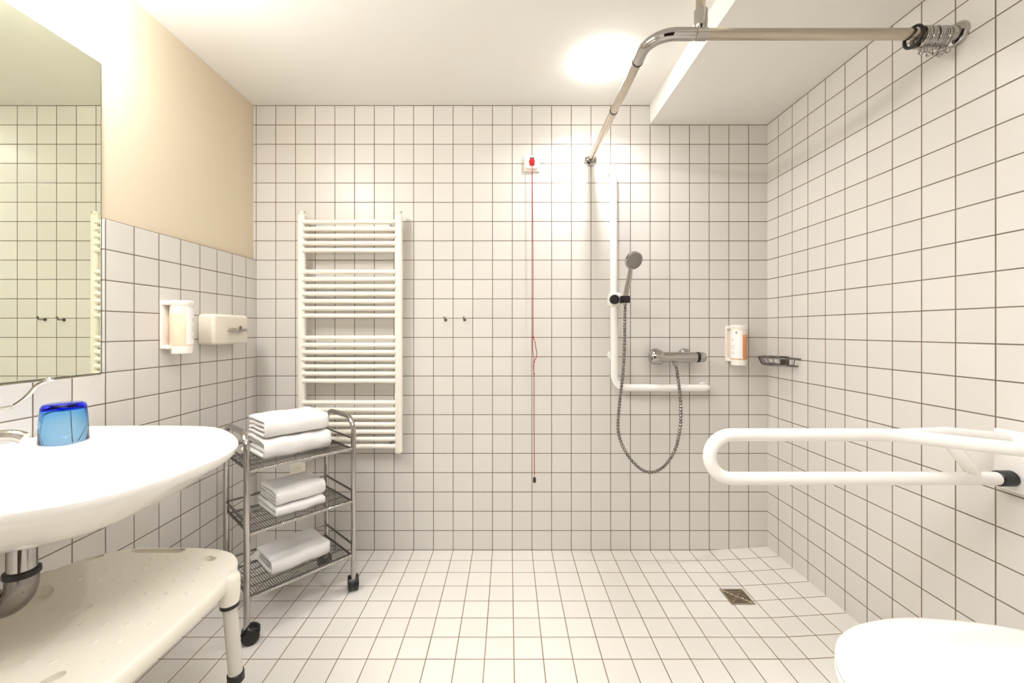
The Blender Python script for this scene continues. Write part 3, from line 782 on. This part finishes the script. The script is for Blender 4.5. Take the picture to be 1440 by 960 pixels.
# ================================================================== TROLLEY
A = V((-0.933, 1.468, 0)); e1 = V((0.672, 0.7405, 0)); e2 = V((-0.7405, 0.672, 0))
W_, DP = 0.40, 0.262
def tp_(s, d, z): return A + e1 * s + e2 * d + V((0, 0, z))
tro = thing('towel_trolley', 'three-tier chrome wire trolley on castors in the back left corner', 'trolley', tp_(W_ / 2, DP / 2, 0))
ztop_ = 0.745
for s in (0, W_):
    b = nb(); tube(b, fillet([tp_(s, 0, 0.055), tp_(s, 0, ztop_), tp_(s, DP, ztop_), tp_(s, DP, 0.055)], 0.065, 10), 0.0105, 18); obj('side_frame', b, 'chrome', tro)
shelf_z = (0.612, 0.388, 0.158)
for zi, z in enumerate(shelf_z):
    b = nb()
    # frame bars, then close wires front to back
    for d_ in (0.012, DP - 0.012): tube(b, [tp_(0.004, d_, z), tp_(W_ - 0.004, d_, z)], 0.0042, 8)
    for s_ in (0.008, W_ - 0.008): tube(b, [tp_(s_, 0.0, z), tp_(s_, DP, z)], 0.0042, 8)
    nW = 46
    for k in range(nW + 1):
        s_ = 0.01 + (W_ - 0.02) * k / nW
        tube(b, [tp_(s_, 0.002, z + 0.0035), tp_(s_, 0.012, z + 0.0055), tp_(s_, DP - 0.008, z + 0.0055)], 0.0017, 5)
    for d_ in (0.07, 0.13, 0.19): tube(b, [tp_(0.006, d_, z + 0.002), tp_(W_ - 0.006, d_, z + 0.002)], 0.002, 6)
    sh = obj('wire_shelf', b, 'wire', tro, angle=70)
    b = nb(); tube(b, [tp_(0.0, -0.002, z - 0.001), tp_(W_, -0.002, z - 0.001)], 0.0052, 10); n0 = 0
    for k in range(60):
        s_ = 0.012 + (W_ - 0.024) * k / 59; sphere(b, tp_(s_, -0.004, z + 0.002), 0.0036, 6)
    obj('front_bar', b, 'chrome', sh, angle=70)
    b = nb()
    zr2 = z + 0.045
    tube(b, [tp_(0, DP, zr2), tp_(W_, DP, zr2)], 0.0042, 8)
    for s_ in (0, W_): tube(b, [tp_(s_, 0, zr2 - 0.004), tp_(s_, DP, zr2)], 0.0042, 8)
    obj('guard_rail', b, 'wire', sh, angle=70)
for k, (s, d) in enumerate(((0, 0), (W_, 0), (0, DP), (W_, DP))):
    p = tp_(s, d, 0); yaw = (0.5, 2.0, 1.1, 2.7)[k]
    fx = V((math.cos(yaw), math.sin(yaw), 0)); fy = V((-math.sin(yaw), math.cos(yaw), 0))
    b = nb(); cyl(b, p + V((0, 0, 0.054)), p + V((0, 0, 0.070)), 0.0085, 14); cs = obj('castor', b, 'black', tro)
    wc = p + fx * 0.012 + V((0, 0, 0.0293))
    b = nb()
    for sd in (-1, 1): lathe(b, [(0.002, 0.012), (0.002, 0.027), (0.005, 0.029), (0.017, 0.029), (0.0215, 0.025), (0.023, 0.01)], wc, fy * sd, 24)
    obj('wheel', b, 'black', cs)
    b = nb(); n = 12
    hood = [[wc + (fx * math.cos(a) + V((0, 0, 1)) * math.sin(a)) * q + fy * w for (q, w) in ((0.0305, -0.021), (0.0328, -0.018), (0.0328, 0.018), (0.0305, 0.021), (0.0297, 0.0))] for a in [R(25) + R(130) * i / n for i in range(n + 1)]]
    rings_to_faces(b, hood, True); obj('castor_hood', b, 'black', cs)
b = nb(); sphere(b, at(343, 631, 1.475), 0.0085, 12); cyl(b, at(343, 631, 1.475), tp_(0, 0.0, at(343, 631, 1.475).z), 0.004, 8); obj('end_cap', b, 'plastic_w', tro)

# ================================================================== TOWELS
def towel(s0, s1, d0, d1, z, H, label, seed, flat=False, lay=2, wob=1.0):
    """a towel folded into nested U layers, the smooth fold at the front"""
    L = s1 - s0; Wd = d1 - d0
    b = nb(); ns = 26
    nl = lay; t = H / (2 * nl)
    for li in range(nl):
        Ro = H / 2 - li * t - 0.0004; Ri = max(0.0006, Ro - t + 0.0018)
        path = []
        back = Wd - 0.004 * li
        def arc(r, rev=False):
            pts = []
            fr_ = min(1.0, 0.75)
            m = 10
            pts.append((back, -r)); 
            for q in (0.75, 0.5, 0.25): pts.append((H * 0.4 + (back - H * 0.4) * q, -r))
            for k in range(m + 1):
                a = -PI / 2 - PI * k / m
                cx_, sy_ = math.cos(a), math.sin(a)
                pts.append((H * 0.4 + H * 0.4 * (r / (H / 2)) * math.copysign(abs(cx_) ** 0.8, cx_), r * math.copysign(abs(sy_) ** 0.8, sy_)))
            for q in (0.25, 0.5, 0.75): pts.append((H * 0.4 + (back - H * 0.4) * q, r))
            pts.append((back, r))
            return pts[::-1] if rev else pts
        prof_ = arc(Ro) + arc(Ri, True)
        rings_ = []
        sa0 = 0.003 + 0.008 * random.random() + 0.003 * li; sa1 = 0.004 + 0.004 * random.random() + 0.003 * li
        nP = len(prof_); half_ = nP // 2
        for i in range(ns + 1):
            f = i / ns; s = s0 + sa0 + (L - sa0 - sa1) * f
            edge = max(0, 1 - min(f, 1 - f) * L / 0.012)
            rg = []
            mid = [((prof_[k][0] + prof_[nP - 1 - k][0]) / 2, (prof_[k][1] + prof_[nP - 1 - k][1]) / 2) for k in range(nP)]
            for k, (dd, zz) in enumerate(prof_):
                md, mz = mid[k]
                sh = 1 - 0.45 * edge ** 2
                dd2, zz2 = md + (dd - md) * sh, mz + (zz - mz) * sh
                q = tp_(s, d0 + dd2, z + H / 2 + zz2)
                nv = noise.noise_vector(q * 16 + V((seed, seed * 2, 0))) * 0.0055 * wob + noise.noise_vector(q * 60 + V((seed, 0, seed))) * 0.0018
                if zz2 < -H * 0.42: nv.z = abs(nv.z) * 0.3
                nv.y *= 0.6
                rg.append(q + nv)
            rings_.append(rg)
        rings_to_faces(b, rings_, True)
    base = tp_((s0 + s1) / 2, (d0 + d1) / 2, z)
    o = obj('towel', b, 'towel', loc=base, angle=75)
    return tag(o, label, 'towel', 'white towels on the trolley')
zz0 = [z + 0.0078 for z in shelf_z]
towel(0.070, 0.338, 0.056, 0.25, zz0[0], 0.076, 'thick white towel on the top shelf, under another towel', 1)
towel(0.068, 0.330, 0.062, 0.256, zz0[0] + 0.081, 0.070, 'topmost white towel, lying on another on the top shelf', 2)
towel(0.100, 0.305, 0.040, 0.245, zz0[1], 0.034, 'thin flat white towel on the middle shelf under a rounder one', 3, lay=1)
towel(0.104, 0.312, 0.052, 0.235, zz0[1] + 0.0375, 0.056, 'rounded white towel on top of the thin one, middle shelf', 4, lay=2)
towel(0.098, 0.336, 0.060, 0.240, zz0[2], 0.056, 'single white folded towel on the bottom shelf', 5, lay=2)

# ================================================================== TOILET
tcy = 0.757
half_prof = [(0.632, 0.0), (0.6345, 0.022), (0.643, 0.046), (0.657, 0.072), (0.676, 0.096), (0.706, 0.125), (0.768, 0.158), (0.845, 0.178), (0.93, 0.184), (1.045, 0.170), (1.12, 0.147), (1.155, 0.125), (1.166, 0.095), (1.168, 0.05), (1.168, 0.0)]
oc = [V((x, tcy + h, 0)) for x, h in half_prof] + [V((x, tcy - h, 0)) for x, h in reversed(half_prof[1:-1])]
oc = resample(catmull(oc, 6, closed=True), 0.014, closed=True)
tc_ = V((0.90, tcy, 0))
def tl(f, z, dx=0.0): return [V((tc_.x + (p.x - tc_.x) * f + dx, tcy + (p.y - tcy) * f, z)) for p in oc]
ZT = 0.47
toi = thing('toilet', 'white wall-hung toilet with closed lid below the support rail', 'toilet', (XR, tcy, 0.10))
b = nb(); rings_to_faces(b, [tl(f, ZT - 0.004 * f * f) for f in (0.06, 0.25, 0.5, 0.75, 0.92)] + [tl(0.975, ZT - 0.0052), tl(0.995, ZT - 0.0085), tl(1.0, ZT - 0.013), tl(0.996, ZT - 0.02), tl(0.985, ZT - 0.022), tl(0.9, ZT - 0.022)], True)
obj('lid', b, 'toilet_seat', toi, angle=60)
b = nb(); rings_to_faces(b, [tl(0.9, ZT - 0.0235), tl(0.985, ZT - 0.0238), tl(1.001, ZT - 0.027), tl(1.003, ZT - 0.034), tl(0.99, ZT - 0.041), tl(0.9, ZT - 0.042)], True)
obj('seat', b, 'toilet_seat', toi, angle=60)
for dy in (-0.075, 0.075):
    b = nb(); cyl(b, (1.175, tcy + dy - 0.02, ZT - 0.026), (1.175, tcy + dy + 0.02, ZT - 0.026), 0.011, 16, bev=0.002); cyl(b, (1.175, tcy + dy, ZT - 0.026), (1.175, tcy + dy, ZT - 0.05), 0.009, 12); obj('hinge', b, 'chrome', toi)
b = nb()
rings = [tl(0.6, ZT - 0.0435), tl(0.965, ZT - 0.044), tl(0.985, ZT - 0.05), tl(0.985, ZT - 0.075)]
for i, (f, z, dx) in enumerate(((0.97, ZT - 0.12, 0.005), (0.92, ZT - 0.19, 0.022), (0.83, ZT - 0.26, 0.05), (0.70, ZT - 0.32, 0.085), (0.52, ZT - 0.355, 0.12), (0.3, ZT - 0.368, 0.15))):
    rings.append(tl(f, z, dx))
rings_to_faces(b, rings, True)
box(b, 1.10, XR + 0.0005, tcy - 0.165, tcy + 0.165, 0.135, ZT - 0.046, 0.03, 4)
obj('bowl', b, 'ceramic', toi, angle=60)

# ================================================================== CEILING LAMP over the shower entrance
lc = V((0.405, 1.745, ZC))
cl = thing('ceiling_lamp', 'round flush frosted ceiling lamp glowing above the shower area', 'lamp', lc)
b = nb(); lathe(b, [(-0.0005, 0.07), (0.012, 0.07), (0.016, 0.066)], lc, (0, 0, -1), 40); obj('lamp_base', b, 'plastic_w', cl)
b = nb(); lathe(b, [(0.014, 0.06), (0.0145, 0.085), (0.017, 0.098), (0.024, 0.106), (0.034, 0.100), (0.042, 0.08), (0.047, 0.045), (0.048, 0.001)], lc, (0, 0, -1), 32); obj('diffuser', b, 'lamp', cl)

# ================================================================== LIGHTS the room has beyond the frame
def area(name, loc, rot, sx, sy, power, col):
    L = bpy.data.lights.new(name, 'AREA'); L.shape = 'RECTANGLE'; L.size = sx; L.size_y = sy; L.energy = power; L.color = col
    o = bpy.data.objects.new(name, L); COL.objects.link(o); o.location = loc; o.rotation_euler = rot
    return o
WARM = (1.0, 0.998, 1.03)
# tube lamp on the wall above the mirror, just outside the picture
ml = thing('mirror_lamp', 'horizontal tube lamp on the left wall above the mirror', 'lamp', (XP, 0.82, 2.13))
b = nb(); box(b, XP - 0.0005, XP + 0.03, 0.44, 1.2, 2.11, 2.15, 0.006); obj('lamp_base', b, 'plastic_w', ml)
b = nb(); cyl(b, (XP + 0.16, 0.46, 2.13), (XP + 0.16, 1.18, 2.13), 0.033, 14, bev=0.008); obj('tube', b, 'lamp_tube', ml)
for y in (0.47, 1.17):
    b = nb(); box(b, XP + 0.028, XP + 0.16, y - 0.008, y + 0.008, 2.12, 2.14, 0.003); obj('lamp_bracket', b, 'chrome', ml)
# second ceiling lamp behind the viewpoint
area('rear_ceiling_light', (0.1, 0.25, 2.235), (0, 0, 0), 0.7, 0.5, REAR, WARM).data.spread = R(140)
ld = area('ceiling_lamp_light', lc + V((0, 0, -0.052)), (0, 0, 0), 0.045, 0.045, LAMP_DOWN, WARM); ld.data.shape = 'DISK'; ld.data.spread = R(150)
w = bpy.data.worlds.new('World'); scene.world = w; w.use_nodes = True
w.node_tree.nodes['Background'].inputs[0].default_value = (1, 0.95, 0.88, 1)
w.node_tree.nodes['Background'].inputs[1].default_value = 0.0

# ================================================================== CAMERA
cd = bpy.data.cameras.new('camera'); co = bpy.data.objects.new('camera', cd); COL.objects.link(co)
cd.sensor_width = 36; cd.sensor_fit = 'HORIZONTAL'; cd.lens = FPX / 1440 * 36
cd.shift_x = (720 - UX) / 1440; cd.shift_y = -(480 - VY) / 1440
cd.clip_start = 0.02
co.location = CAM; co.rotation_euler = (R(90), 0, 0)
scene.camera = co
vs = scene.view_settings
vs.view_transform = 'Standard'; vs.look = 'None'; vs.gamma = 1; vs.exposure = 0.05; vs.use_curve_mapping = False
scene.cycles.max_bounces = 14; scene.cycles.diffuse_bounces = 6; scene.cycles.glossy_bounces = 6; scene.cycles.transmission_bounces = 10
scene.cycles.use_denoising = True
